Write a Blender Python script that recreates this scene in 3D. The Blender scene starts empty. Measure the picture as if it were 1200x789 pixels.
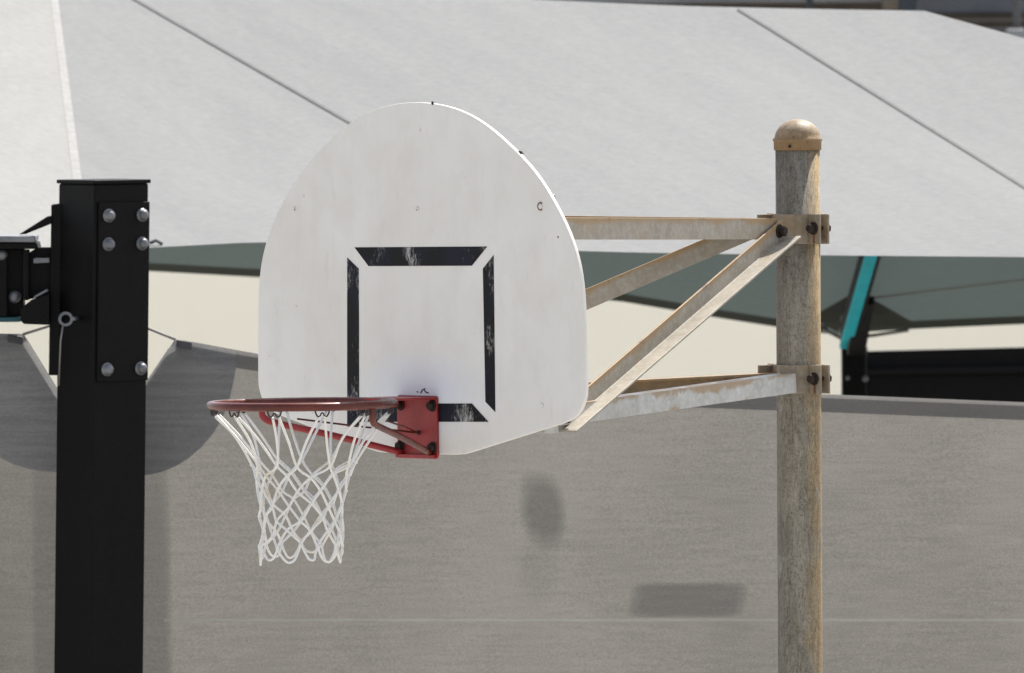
import bpy, bmesh, math, random
from mathutils import Vector, Matrix, Euler
from mathutils.bvhtree import BVHTree

random.seed(7)
C = bpy.context.scene.collection
SC = bpy.context.scene

# ------------------------------------------------------------------ camera
F_PX = 12740.0                      # focal length in pixels of the 1200 px wide photograph
CAM_Y, CAM_Z = -28.0, 4.12
TILT = math.atan((394.5 + 17) / F_PX)
ROLL = math.radians(-0.35)
cam_d = bpy.data.cameras.new('Camera')
cam = bpy.data.objects.new('Camera', cam_d); C.objects.link(cam)
cam_d.sensor_width = 36.0
cam_d.lens = F_PX * 36.0 / 1200.0
cam_d.clip_start = 0.5; cam_d.clip_end = 2000.0
cam_d.dof.use_dof = True
cam_d.dof.focus_distance = 27.95
cam_d.dof.aperture_fstop = 17.0
CAM_R = (Euler((math.pi / 2 - TILT, 0, 0)).to_matrix() @ Matrix.Rotation(ROLL, 3, 'Z'))
cam.location = (0, CAM_Y, CAM_Z)
cam.rotation_euler = CAM_R.to_euler()
SC.camera = cam
CAM_P = Vector((0, CAM_Y, CAM_Z))

# ------------------------------------------------------------------ sky, sun, exposure
SUN_EL, SUN_AZ = math.radians(58), math.radians(32)      # azimuth from +Y towards +X
w = bpy.data.worlds.new("World"); SC.world = w; w.use_nodes = True
nt = w.node_tree
sky = nt.nodes.new('ShaderNodeTexSky'); sky.sky_type = 'NISHITA'; sky.sun_disc = False
sky.sun_elevation = SUN_EL; sky.sun_rotation = SUN_AZ
sky.air_density = 1.0; sky.dust_density = 2.5; sky.ozone_density = 1.0
bg = nt.nodes['Background']; bg.inputs['Strength'].default_value = 0.115
hs = nt.nodes.new('ShaderNodeHueSaturation'); hs.inputs['Saturation'].default_value = 0.5      # hazy bright sky
nt.links.new(sky.outputs[0], hs.inputs['Color']); nt.links.new(hs.outputs[0], bg.inputs['Color'])
sun_d = bpy.data.lights.new('Sun', 'SUN'); sun_d.energy = 4.0; sun_d.angle = math.radians(0.5)
sun_d.color = (1.0, 0.955, 0.88)
sun = bpy.data.objects.new('Sun', sun_d); C.objects.link(sun)
S = Vector((math.sin(SUN_AZ) * math.cos(SUN_EL), math.cos(SUN_AZ) * math.cos(SUN_EL), math.sin(SUN_EL)))
sun.rotation_euler = S.to_track_quat('Z', 'Y').to_euler()
sun.location = (10, 20, 30)
SC.view_settings.view_transform = 'Standard'
SC.view_settings.look = 'None'
SC.view_settings.gamma = 1.0
SC.view_settings.exposure = 0.95
SC.cycles.max_bounces = 8
SC.cycles.diffuse_bounces = 5
SC.cycles.transmission_bounces = 6
SC.cycles.transparent_max_bounces = 12
SC.cycles.sample_clamp_indirect = 8.0

# ------------------------------------------------------------------ helpers: points
def ray(px, py):
    return (CAM_R @ Vector(((px - 600) / F_PX, -(py - 394.5) / F_PX, -1.0))).normalized()
def P(px, py, y):
    d = ray(px, py); t = (y - CAM_Y) / d.y
    return CAM_P + d * t
def onplane(px, py, p0, n):
    d = ray(px, py); return CAM_P + d * ((p0 - CAM_P).dot(n) / d.dot(n))
def lerp(a, b, t): return a + (b - a) * t
def curve(pts):
    def f(x):
        if x <= pts[0][0]:
            (x0, y0), (x1, y1) = pts[0], pts[1]
        elif x >= pts[-1][0]:
            (x0, y0), (x1, y1) = pts[-2], pts[-1]
        else:
            for (x0, y0), (x1, y1) in zip(pts, pts[1:]):
                if x0 <= x <= x1: break
        return y0 + (y1 - y0) * (x - x0) / (x1 - x0)
    return f

# ------------------------------------------------------------------ helpers: objects
def empty(name, loc, label=None, cat=None, group=None, kind=None):
    o = bpy.data.objects.new(name, None); C.objects.link(o); o.location = loc
    tag(o, label, cat, group, kind); return o
def tag(o, label=None, cat=None, group=None, kind=None):
    if label: o['label'] = label
    if cat: o['category'] = cat
    if group: o['group'] = group
    if kind: o['kind'] = kind
def obj(name, bm, mats, parent=None, smooth=False, bevel=0.0, label=None):
    """link a bmesh given in world coordinates as one object under parent"""
    base = Vector((0, 0, 0)); p = parent
    while p is not None:
        base += p.location; p = p.parent
    if not isinstance(mats, (list, tuple)): mats = [mats]
    bmesh.ops.recalc_face_normals(bm, faces=bm.faces)
    bmesh.ops.translate(bm, verts=bm.verts, vec=-base)
    me = bpy.data.meshes.new(name); bm.to_mesh(me); bm.free()
    for m in mats: me.materials.append(m)
    if smooth:
        for p in me.polygons: p.use_smooth = True
    o = bpy.data.objects.new(name, me); C.objects.link(o)
    if parent is not None: o.parent = parent
    if bevel > 0:
        b = o.modifiers.new('Bevel', 'BEVEL'); b.width = bevel; b.segments = 2; b.limit_method = 'ANGLE'
        b.angle_limit = math.radians(40)
    if label: o['label'] = label
    return o
def add_box(bm, c, ax, ay, az, mat=0):
    """box with centre c and half-extent vectors"""
    vs = [bm.verts.new(c + ax * sx + ay * sy + az * sz) for sx in (-1, 1) for sy in (-1, 1) for sz in (-1, 1)]
    fs = []
    for q in ((0, 1, 3, 2), (4, 6, 7, 5), (0, 4, 5, 1), (2, 3, 7, 6), (0, 2, 6, 4), (1, 5, 7, 3)):
        f = bm.faces.new([vs[i] for i in q]); f.material_index = mat; fs.append(f)
    return fs
def add_prism(bm, pts, ext, mat=0):
    """polygon pts extruded by vector ext"""
    a = [bm.verts.new(p) for p in pts]; b = [bm.verts.new(p + ext) for p in pts]
    bm.faces.new(a).material_index = mat; bm.faces.new(b[::-1]).material_index = mat
    n = len(pts)
    for i in range(n):
        bm.faces.new((a[i], b[i], b[(i + 1) % n], a[(i + 1) % n])).material_index = mat
def add_tube(bm, pts, r, n=8, closed=False, mat=0):
    pts = [Vector(p) for p in pts]; N = len(pts)
    rs = r if isinstance(r, (list, tuple)) else [r] * N
    rings = []; up = None
    for i in range(N):
        if closed: t = pts[(i + 1) % N] - pts[i - 1]
        else: t = pts[min(i + 1, N - 1)] - pts[max(i - 1, 0)]
        t.normalize()
        if up is None:
            up = Vector((0, 0, 1)) if abs(t.z) < 0.9 else Vector((1, 0, 0))
        up = (up - t * up.dot(t)).normalized(); s = t.cross(up)
        rings.append([bm.verts.new(pts[i] + (up * math.cos(k * 2 * math.pi / n) + s * math.sin(k * 2 * math.pi / n)) * rs[i]) for k in range(n)])
    for i in range(N if closed else N - 1):
        a, b = rings[i], rings[(i + 1) % N]
        for k in range(n):
            f = bm.faces.new((a[k], a[(k + 1) % n], b[(k + 1) % n], b[k])); f.material_index = mat; f.smooth = True
    if not closed:
        bm.faces.new(rings[0]).material_index = mat; bm.faces.new(rings[-1][::-1]).material_index = mat
def add_lathe(bm, c, prof, ax=Vector((0, 0, 1)), n=40, mat=0):
    """profile [(radius, height)] turned round axis ax at c"""
    ax = ax.normalized(); u = ax.orthogonal().normalized(); v = ax.cross(u)
    rings = []
    for (r, h) in prof:
        if r < 1e-6: rings.append([bm.verts.new(c + ax * h)])
        else: rings.append([bm.verts.new(c + ax * h + (u * math.cos(k * 2 * math.pi / n) + v * math.sin(k * 2 * math.pi / n)) * r) for k in range(n)])
    for a, b in zip(rings, rings[1:]):
        for k in range(n):
            k2 = (k + 1) % n
            if len(a) == 1 and len(b) == 1: continue
            if len(a) == 1: f = bm.faces.new((a[0], b[k], b[k2]))
            elif len(b) == 1: f = bm.faces.new((a[k], a[k2], b[0]))
            else: f = bm.faces.new((a[k], a[k2], b[k2], b[k]))
            f.material_index = mat; f.smooth = True
    for rg in (rings[0], rings[-1]):
        if len(rg) > 1: bm.faces.new(rg).material_index = mat
def add_bolt(bm, c, ax, r, h, mat=0, washer=True):
    ax = ax.normalized()
    if washer: add_lathe(bm, c, [(r * 1.35, 0), (r * 1.35, h * 0.25)], ax, 16, mat)
    add_lathe(bm, c + ax * (h * 0.25 if washer else 0), [(r, 0), (r, h * 0.8), (r * 0.8, h)], ax, 6, mat)
def smooth_path(pts, sub=6, closed=False):
    out = []; N = len(pts)
    for i in range(N if closed else N - 1):
        if closed: p0, p1, p2, p3 = (pts[(i + k) % N] for k in (-1, 0, 1, 2))
        else: p0, p1, p2, p3 = pts[max(i - 1, 0)], pts[i], pts[i + 1], pts[min(i + 2, N - 1)]
        for s in range(sub):
            t = s / sub
            out.append(0.5 * ((2 * p1) + (p2 - p0) * t + (2 * p0 - 5 * p1 + 4 * p2 - p3) * t * t + (3 * p1 - p0 - 3 * p2 + p3) * t ** 3))
    if not closed: out.append(pts[-1])
    return out
def grid_bm(fn, nu, nv):
    bm = bmesh.new()
    vs = [[bm.verts.new(fn(i / nu, j / nv)) for j in range(nv + 1)] for i in range(nu + 1)]
    for i in range(nu):
        for j in range(nv):
            f = bm.faces.new((vs[i][j], vs[i + 1][j], vs[i + 1][j + 1], vs[i][j + 1])); f.smooth = True
    return bm

# ------------------------------------------------------------------ helpers: materials
class Mat:
    def __init__(s, name, rough=0.6, metal=0.0, spec=0.5):
        s.m = bpy.data.materials.new(name); s.m.use_nodes = True; s.t = s.m.node_tree
        s.b = s.t.nodes['Principled BSDF']; s.out = s.t.nodes['Material Output']
        s.b.inputs['Roughness'].default_value = rough; s.b.inputs['Metallic'].default_value = metal
        s.b.inputs['Specular IOR Level'].default_value = spec
        s.tc = s.t.nodes.new('ShaderNodeTexCoord'); s.col = None
    def mapping(s, scale=(1, 1, 1), rot=(0, 0, 0), loc=(0, 0, 0)):
        src = s.tc.outputs['Object']
        if any(rot):
            q = s.t.nodes.new('ShaderNodeMapping'); q.inputs['Rotation'].default_value = rot
            s.t.links.new(src, q.inputs['Vector']); src = q.outputs[0]
        n = s.t.nodes.new('ShaderNodeMapping'); n.inputs['Scale'].default_value = scale; n.inputs['Location'].default_value = loc
        s.t.links.new(src, n.inputs['Vector']); return n.outputs[0]
    def attr(s, name):
        n = s.t.nodes.new('ShaderNodeAttribute'); n.attribute_name = name; return n.outputs['Fac']
    def noise(s, scale=(1, 1, 1), detail=4, rough=0.55, rot=(0, 0, 0), loc=(0, 0, 0), dist=0.0):
        n = s.t.nodes.new('ShaderNodeTexNoise'); n.inputs['Scale'].default_value = 1.0
        n.inputs['Detail'].default_value = detail; n.inputs['Roughness'].default_value = rough
        n.inputs['Distortion'].default_value = dist
        s.t.links.new(s.mapping(scale, rot, loc), n.inputs['Vector']); return n.outputs['Fac']
    def ramp(s, fac, lo, hi, a=0.0, b=1.0):
        n = s.t.nodes.new('ShaderNodeMapRange'); n.inputs['From Min'].default_value = lo; n.inputs['From Max'].default_value = hi
        n.inputs['To Min'].default_value = a; n.inputs['To Max'].default_value = b; n.clamp = True
        s.t.links.new(fac, n.inputs['Value']); return n.outputs[0]
    def math(s, op, a, b=0.0):
        n = s.t.nodes.new('ShaderNodeMath'); n.operation = op
        for i, v in enumerate((a, b)):
            if isinstance(v, (int, float)): n.inputs[i].default_value = v
            else: s.t.links.new(v, n.inputs[i])
        return n.outputs[0]
    def mix(s, fac, a, b):
        n = s.t.nodes.new('ShaderNodeMix'); n.data_type = 'RGBA'
        for i, v in ((0, fac), (6, a), (7, b)):
            if isinstance(v, (int, float)): n.inputs[i].default_value = v
            elif isinstance(v, (tuple, list)): n.inputs[i].default_value = tuple(v) + (1,)
            else: s.t.links.new(v, n.inputs[i])
        return n.outputs[2]
    def xyz(s):
        n = s.t.nodes.new('ShaderNodeSeparateXYZ'); s.t.links.new(s.tc.outputs['Object'], n.inputs[0]); return n.outputs
    def base(s, c):
        s.col = c
        if isinstance(c, (tuple, list)): s.b.inputs['Base Color'].default_value = tuple(c) + (1,)
        else: s.t.links.new(c, s.b.inputs['Base Color'])
    def rough(s, f): s.t.links.new(f, s.b.inputs['Roughness'])
    def bump(s, h, strength=0.3, dist=0.01):
        n = s.t.nodes.new('ShaderNodeBump'); n.inputs['Strength'].default_value = strength; n.inputs['Distance'].default_value = dist
        s.t.links.new(h, n.inputs['Height']); s.t.links.new(n.outputs[0], s.b.inputs['Normal']); s.nrm = n.outputs[0]
    def translucent(s, col, fac):
        tr = s.t.nodes.new('ShaderNodeBsdfTranslucent')
        if isinstance(col, (tuple, list)): tr.inputs['Color'].default_value = tuple(col) + (1,)
        else: s.t.links.new(col, tr.inputs['Color'])
        mx = s.t.nodes.new('ShaderNodeMixShader'); mx.inputs[0].default_value = fac
        s.t.links.new(s.b.outputs[0], mx.inputs[1]); s.t.links.new(tr.outputs[0], mx.inputs[2])
        s.t.links.new(mx.outputs[0], s.out.inputs['Surface'])
def simple(name, col, rough=0.6, metal=0.0, var=0.15, scale=20, spec=0.5):
    m = Mat(name, rough, metal, spec)
    n = m.noise((scale,) * 3, 5)
    d = tuple(c * (1 - var) for c in col); l = tuple(min(1, c * (1 + var)) for c in col)
    m.base(m.mix(m.ramp(n, 0.3, 0.7), d, l)); return m.m

def mat_galv(name, tone=1.0, rust=0.5, warm=1.0):
    """weathered zinc coating with a tan film, rust bleeding in from the edges (attribute 'edge')"""
    m = Mat(name, 0.55, 0.0, 0.35)
    a = m.noise((16, 16, 16), 6, 0.65); b = m.noise((75, 75, 75), 4); e = m.attr('edge')
    w2 = warm ** 0.4
    g = m.mix(m.ramp(a, 0.35, 0.65), (0.245 * tone, 0.226 * tone / w2, 0.190 * tone / warm), (0.33 * tone, 0.309 * tone / w2, 0.270 * tone / warm))
    g = m.mix(m.ramp(b, 0.45, 0.75, 0, 0.35), g, (0.46 * tone, 0.46 * tone, 0.46 * tone))
    t = m.noise((7, 7, 9), 5, 0.65, loc=(3, 1, 2))
    tt = m.math('ADD', t, m.math('MULTIPLY', e, 0.42))
    g = m.mix(m.ramp(tt, 0.60 - 0.08 * rust, 0.80, 0, 0.75), g, (0.28, 0.175, 0.075))
    r = m.math('ADD', m.noise((22, 22, 22), 6, 0.75, loc=(9, 4, 1)), m.math('MULTIPLY', e, 0.10))
    g = m.mix(m.ramp(r, 0.68 - 0.04 * rust, 0.75, 0, 0.85), g, (0.10, 0.045, 0.016))
    m.base(g); m.bump(b, 0.15, 0.003); return m.m

M = {}
# board paint
m = Mat('board_paint', 0.42, 0, 0.4)
a = m.noise((2.2, 2.2, 2.2), 5, 0.6); st = m.noise((26, 26, 1.6), 5, 0.6); fn = m.noise((90, 90, 90), 3)
c = m.mix(m.ramp(a, 0.3, 0.7), (0.74, 0.705, 0.655), (0.81, 0.785, 0.745))
c = m.mix(m.ramp(st, 0.5, 0.78, 0, 0.28), c, (0.68, 0.64, 0.58))
mo = m.noise((9, 9, 7), 5, 0.65, loc=(6, 2, 1)); c = m.mix(m.ramp(mo, 0.45, 0.72, 0, 0.5), c, (0.66, 0.62, 0.57))
sc = m.noise((34, 34, 9), 6, 0.75, loc=(2, 9, 4)); c = m.mix(m.ramp(sc, 0.60, 0.72, 0, 0.22), c, (0.50, 0.47, 0.43))
# pale scuffed patch where the ball meets the board above the plate
X = m.xyz(); q = m.math('ADD', m.math('POWER', m.math('ABSOLUTE', m.math('DIVIDE', m.math('SUBTRACT', X[0], -0.985), 0.17)), 2.0), m.math('POWER', m.math('ABSOLUTE', m.math('DIVIDE', m.math('SUBTRACT', X[2], 3.07), 0.115)), 2.0))
q = m.math('ADD', q, m.ramp(m.noise((8, 8, 8), 4), 0.25, 0.75, -0.4, 0.4)); c = m.mix(m.ramp(q, 0.1, 1.2, 0.7, 0), c, (0.76, 0.775, 0.83))
sp = m.noise((38, 38, 30), 3, 0.5, loc=(4, 4, 4)); c = m.mix(m.ramp(sp, 0.74, 0.78, 0, 0.5), c, (0.45, 0.36, 0.26))
m.base(c); m.bump(a, 0.08, 0.02); M['board'] = m.m
# worn black paint
m = Mat('worn_black_paint', 0.55, 0, 0.15)
st = m.noise((140, 140, 50), 6, 0.85); a = m.noise((11, 11, 6), 4, 0.6, loc=(2, 7, 5))
k = m.math('ADD', m.math('MULTIPLY', st, 0.55), m.math('MULTIPLY', a, 0.6))
nb = m.noise((9, 9, 9), 3, loc=(5, 1, 0))
blk = m.mix(m.ramp(nb, 0.45, 0.6), (0.007, 0.007, 0.008), (0.009, 0.010, 0.020))
m.base(m.mix(m.ramp(k, 0.625, 0.77, 0, 0.85), blk, (0.72, 0.70, 0.67))); M['mark'] = m.m
# pole
m = Mat('pole_weathered', 0.75, 0, 0.25)
a = m.noise((22, 22, 7), 6, 0.7); b = m.noise((110, 110, 6), 5, 0.75); cr = m.noise((60, 60, 34), 6, 0.8, loc=(1, 5, 3), dist=1.5)
sp = m.noise((240, 240, 120), 4, 0.7, loc=(4, 4, 4)); x = m.xyz()[0]
c = m.mix(m.ramp(a, 0.3, 0.7), (0.178, 0.160, 0.124), (0.315, 0.290, 0.238))
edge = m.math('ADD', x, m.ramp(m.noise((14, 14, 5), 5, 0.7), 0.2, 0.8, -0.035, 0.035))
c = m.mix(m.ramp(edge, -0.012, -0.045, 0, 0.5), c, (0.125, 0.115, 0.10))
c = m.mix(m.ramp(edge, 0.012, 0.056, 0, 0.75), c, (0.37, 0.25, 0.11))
c = m.mix(m.ramp(b, 0.52, 0.72, 0, 0.65), c, (0.075, 0.06, 0.045))
c = m.mix(m.ramp(cr, 0.56, 0.66, 0, 0.6), c, (0.06, 0.047, 0.035))
c = m.mix(m.ramp(sp, 0.50, 0.70, 0, 0.4), c, (0.06, 0.05, 0.04))
c = m.mix(m.ramp(sp, 0.45, 0.30, 0, 0.25), c, (0.36, 0.34, 0.30))
for sc_, lc in (((34, 34, 9), (2, 2, 2)), ((60, 60, 16), (7, 1, 3)), ((12, 12, 46), (5, 5, 1))):
    ln = m.math('ABSOLUTE', m.math('SUBTRACT', m.noise(sc_, 5, 0.7, loc=lc, dist=0.6), 0.5))
    c = m.mix(m.ramp(ln, 0.016, 0.0, 0, 0.65 if sc_[2] < 40 else 0.4), c, (0.045, 0.035, 0.027))
ru = m.noise((18, 18, 12), 4, 0.6, loc=(8, 8, 2)); c = m.mix(m.ramp(ru, 0.70, 0.76, 0, 0.9), c, (0.14, 0.06, 0.02))
pl = m.noise((14, 14, 8), 4, 0.65, loc=(3, 2, 9)); c = m.mix(m.ramp(pl, 0.62, 0.72, 0, 0.5), c, (0.36, 0.36, 0.35))
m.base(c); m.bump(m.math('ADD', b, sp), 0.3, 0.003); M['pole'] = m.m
# pole cap, rust gathers above its lip
CAPZ = P(936, 176, 0.81).z
m = Mat('cap_weathered', 0.55, 0, 0.4)
a = m.noise((26, 26, 26), 6, 0.7); z = m.noise((70, 70, 45), 4, 0.75)
c = m.mix(m.ramp(a, 0.3, 0.7), (0.15, 0.10, 0.055), (0.40, 0.32, 0.225))
c = m.mix(m.ramp(z, 0.58, 0.72, 0, 0.7), c, (0.11, 0.07, 0.035)); zc_ = m.math('ADD', m.xyz()[2], m.ramp(z, 0.3, 0.7, -0.012, 0.012))
c = m.mix(m.ramp(zc_, CAPZ + 0.058, CAPZ + 0.036, 0, 0.75), c, (0.20, 0.115, 0.042))
sp = m.noise((130, 130, 130), 3, 0.7); c = m.mix(m.ramp(sp, 0.60, 0.68, 0, 0.8), c, (0.06, 0.04, 0.025)); m.base(c); M['cap'] = m.m
M['galv'] = mat_galv('galvanised_steel', 0.94, 0.25, 1.12)
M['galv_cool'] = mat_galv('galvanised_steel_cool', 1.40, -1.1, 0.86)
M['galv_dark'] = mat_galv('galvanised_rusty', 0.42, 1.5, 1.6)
M['galv_clamp'] = mat_galv('galvanised_clamp', 0.80, 1.3, 1.45)
M['rust'] = simple('rusty_bolt', (0.022, 0.011, 0.007), 0.85, 0, 0.5, 120)
M['rust_stain'] = simple('rust_stain', (0.16, 0.065, 0.022), 0.8, 0, 0.4, 90)
# rim paint
m = Mat('rim_paint', 0.3, 0, 0.45)
a = m.noise((9, 9, 20), 5, 0.65); b = m.noise((32, 32, 32), 4)
c = m.mix(m.ramp(a, 0.35, 0.65), (0.070, 0.006, 0.004), (0.13, 0.022, 0.011))
c = m.mix(m.ramp(b, 0.56, 0.74, 0, 0.6), c, (0.07, 0.03, 0.018)); m.base(c); m.rough(m.ramp(b, 0.3, 0.7, 0.22, 0.34)); M['rim'] = m.m
m = Mat('plate_paint', 0.4, 0, 0.45)
a = m.noise((14, 14, 14), 5, 0.6)
c = m.mix(m.ramp(a, 0.35, 0.7), (0.24, 0.012, 0.014), (0.33, 0.034, 0.036))
b = m.noise((30, 30, 30), 6, 0.7); c = m.mix(m.ramp(b, 0.66, 0.74, 0, 0.7), c, (0.12, 0.04, 0.03)); m.base(c); M['plate'] = m.m
M['hook'] = simple('dark_wire', (0.03, 0.02, 0.018), 0.5)
# net cord
m = Mat('net_cord', 0.85, 0, 0.2)
a = m.noise((10, 10, 7), 4, 0.6); b = m.noise((220, 220, 220), 3)
c = m.mix(m.ramp(a, 0.55, 0.72), (0.80, 0.785, 0.75), (0.70, 0.58, 0.38)); m.base(c); m.bump(b, 0.5, 0.003); M['net'] = m.m
# black post
m = Mat('black_steel', 0.5, 0, 0.11)
a = m.noise((18, 18, 6), 6, 0.7); d_ = m.noise((110, 110, 110), 3, 0.7)
c = m.mix(m.ramp(a, 0.3, 0.7), (0.0026, 0.0026, 0.003), (0.0065, 0.0060, 0.0062)); m.base(m.mix(m.ramp(d_, 0.55, 0.75, 0, 0.4), c, (0.02, 0.018, 0.016)))
m.rough(m.ramp(a, 0.3, 0.7, 0.42, 0.6)); M['black'] = m.m
M['zinc'] = simple('zinc_bolt', (0.17, 0.175, 0.185), 0.5, 0.6, 0.2)
M['wire'] = simple('steel_wire', (0.22, 0.21, 0.20), 0.45, 0.4, 0.1)
# screen mesh
def fabric(name, c0, c1, t0, t1, fac, weave=(6, 1, 62), contrast=0.24, rough=0.9, shadow_and_hem=None):
    m = Mat(name, rough, 0, 0.1)
    a = m.noise(weave, 7, 0.7); f = m.noise((150, 150, 230), 3, 0.85, loc=(1, 2, 3)); lo = m.noise((0.8, 1, 0.8), 3)
    k = m.math('ADD', m.math('MULTIPLY', a, contrast * 0.9), m.math('ADD', m.math('MULTIPLY', f, 0.45), m.math('MULTIPLY', lo, 0.55 - contrast * 0.9)))
    k = m.ramp(k, 0.40, 0.60)
    cr, ct = m.mix(k, c0, c1), m.mix(k, t0, t1)
    if shadow_and_hem:  # darkens the mesh colour for painted shade from behind and for side hems
        for (p, rx, rz, amt) in shadow_and_hem:
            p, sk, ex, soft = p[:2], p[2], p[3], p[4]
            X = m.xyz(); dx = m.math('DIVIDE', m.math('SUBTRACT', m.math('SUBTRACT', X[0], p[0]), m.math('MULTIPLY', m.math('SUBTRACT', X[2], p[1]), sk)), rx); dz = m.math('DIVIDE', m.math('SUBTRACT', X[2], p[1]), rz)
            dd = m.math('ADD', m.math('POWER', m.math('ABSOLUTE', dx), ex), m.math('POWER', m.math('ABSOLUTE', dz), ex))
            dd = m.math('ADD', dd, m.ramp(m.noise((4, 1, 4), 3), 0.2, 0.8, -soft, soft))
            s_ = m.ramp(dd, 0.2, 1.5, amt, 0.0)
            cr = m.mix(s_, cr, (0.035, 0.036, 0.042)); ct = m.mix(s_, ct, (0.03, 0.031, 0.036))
    m.base(cr); m.translucent(ct, fac); m.bump(f, 0.25, 0.004); return m.m
M['cord'] = simple('tie_cord', (0.30, 0.29, 0.28), 0.8)
M['seam_dark'] = simple('seam_thread', (0.10, 0.10, 0.10), 0.9)
M['seam_light'] = simple('seam_tape', (0.232, 0.230, 0.226), 0.9)
M['teal'] = simple('teal_paint', (0.003, 0.36, 0.42), 0.6, 0, 0.12, 8, 0.15)
M['teal_dull'] = simple('dull_teal_paint', (0.004, 0.06, 0.075), 0.6)
M['eyelet'] = simple('dark_eyelet', (0.06, 0.06, 0.065), 0.7)

# ------------------------------------------------------------------ the setting
m = Mat('court_concrete', 0.9, 0, 0.2)
a = m.noise((0.4, 0.4, 0.4), 5); b = m.noise((9, 9, 9), 5)
m.base(m.mix(m.ramp(a, 0.3, 0.7), (0.27, 0.26, 0.245), (0.36, 0.35, 0.33))); m.bump(b, 0.2, 0.01); M['ground'] = m.m
bm = bmesh.new(); bm.faces.new([bm.verts.new(v) for v in ((-600, -300, 0), (600, -300, 0), (600, 900, 0), (-600, 900, 0))])
g = obj('ground', bm, M['ground']); g['kind'] = 'structure'

# far pale wall
m = Mat('cream_sheet', 0.8, 0, 0.2)
a = m.noise((0.5, 0.5, 0.5), 3); c = m.mix(m.ramp(a, 0.3, 0.7), (0.80, 0.77, 0.69), (0.84, 0.815, 0.74)); m.base(c)
m.translucent((0.79, 0.775, 0.715), 0.49); M['cream'] = m.m
WY = 35.0
root = empty('cream_wall', (0, WY, 0), 'long plain cream sheet wall far behind the canopy and the grey screens', 'wall')
bm = bmesh.new(); add_box(bm, Vector((1.0, WY, 1.5)), Vector((11, 0, 0)), Vector((0, 0.006, 0)), Vector((0, 0, 1.5)))
obj('wall_panel', bm, M['cream'], root)
bm = bmesh.new()
for x in (-9.9, -6.2, -3.6, 4.6, 8.5, 11.9): add_box(bm, Vector((x, WY + 0.06, 1.5)), Vector((0.04, 0, 0)), Vector((0, 0.05, 0)), Vector((0, 0, 1.5)))
obj('wall_post', bm, M['zinc'], root)
bm = bmesh.new(); add_box(bm, Vector((1.0, WY, 3.03)), Vector((11.05, 0, 0)), Vector((0, 0.05, 0)), Vector((0, 0, 0.03)))
obj('coping', bm, M['zinc'], root)

# building and walkway seen over the canopy ridge
BY = 48.0
M['far_grey'] = simple('far_grey_siding', (0.19, 0.195, 0.205), 0.7, 0, 0.35, 1.3)
M['far_brown'] = simple('far_brown_base', (0.045, 0.035, 0.026), 0.8, 0, 0.4, 2)
M['far_beige'] = simple('far_beige_rail', (0.15, 0.125, 0.095), 0.7, 0, 0.2, 2)
M['far_post'] = simple('far_post_steel', (0.07, 0.07, 0.072), 0.6)
M['far_blue'] = simple('far_blue_steel', (0.018, 0.028, 0.04), 0.5)
zf = lambda px, py, y=BY: P(px, py, y)
root = empty('raised_building', (4.5, BY, 0), 'grey raised building with dark columns seen over the ridge of the pale canopy', 'building')
def slab(name, x0, x1, y0, y1, d, thick, mat, zlo=None, zhi=None, bevel=0.02):
    a, b = P(x0, y1, d), P(x1, y0, d)
    lo = a.z if zlo is None else zlo; hi = b.z if zhi is None else zhi
    bm = bmesh.new()
    add_box(bm, Vector(((a.x + b.x) / 2, d + thick / 2, (lo + hi) / 2)), Vector(((b.x - a.x) / 2, 0, 0)), Vector((0, thick / 2, 0)), Vector((0, 0, (hi - lo) / 2)))
    return obj(name, bm, mat, root, bevel=bevel)
slab('lower_wall', 500, 1700, 60, 60, BY + 1.2, 0.3, M['far_brown'], 0.0, P(900, -8, BY).z)
slab('siding', 500, 1054, -300, 6, BY + 0.5, 0.3, M['far_grey'])
slab('siding', 1072, 1700, -300, 17, BY + 0.3, 0.3, M['far_grey'])
slab('ledge', 1072, 1700, 19, 28, BY - 0.1, 0.5, M['far_beige'], bevel=0.05)
slab('ledge', 1035, 1055, -40, 12, BY + 0.1, 0.3, M['far_beige'])
slab('base_strip', 1120, 1700, 30, 36, BY - 0.6, 0.6, M['far_grey'])
slab('base_strip', 1150, 1700, 38, 52, BY - 1.0, 0.6, M['far_beige'])
slab('column', 1054, 1072, -300, 60, BY - 0.4, 0.15, M['far_blue'])
slab('column', 945, 951, -300, 60, BY - 0.1, 0.1, M['far_blue'])
slab('column', 1187, 1195, -300, 36, BY - 1.6, 0.08, M['far_post'])
slab('column_foot', 1180, 1202, 34, 46, BY - 1.75, 0.3, M['far_grey'])
slab('post_below', 1181, 1201, 47, 60, BY - 1.7, 0.2, M['far_brown'], zlo=0.0)

# black fence beyond the canopy
FY = 23.0
root = empty('black_fence', (P(1300, 440, FY).x, FY, 0), 'black sheeted fence beyond the teal and black canopy column', 'fence')
a, b = P(1013, 412, FY), P(1700, 395, FY)
bm = bmesh.new()
add_prism(bm, [Vector((a.x, FY, 0.1)), Vector((b.x, FY, 0.1)), b, a], Vector((0, 0.04, 0)))
obj('fence_sheet', bm, M['black'], root)
bm = bmesh.new()
p, q = P(1013, 436, FY - 0.03), P(1700, 428, FY - 0.03); add_tube(bm, [p, q], 0.02)
obj('fence_rail', bm, M['black'], root)
p = P(1011, 470, FY)
bm = bmesh.new(); add_tube(bm, [Vector((a.x - 0.02, FY, 0)), Vector((a.x - 0.02, FY, a.z + 0.02))], 0.035)
obj('fence_post', bm, M['black'], root)

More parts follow.
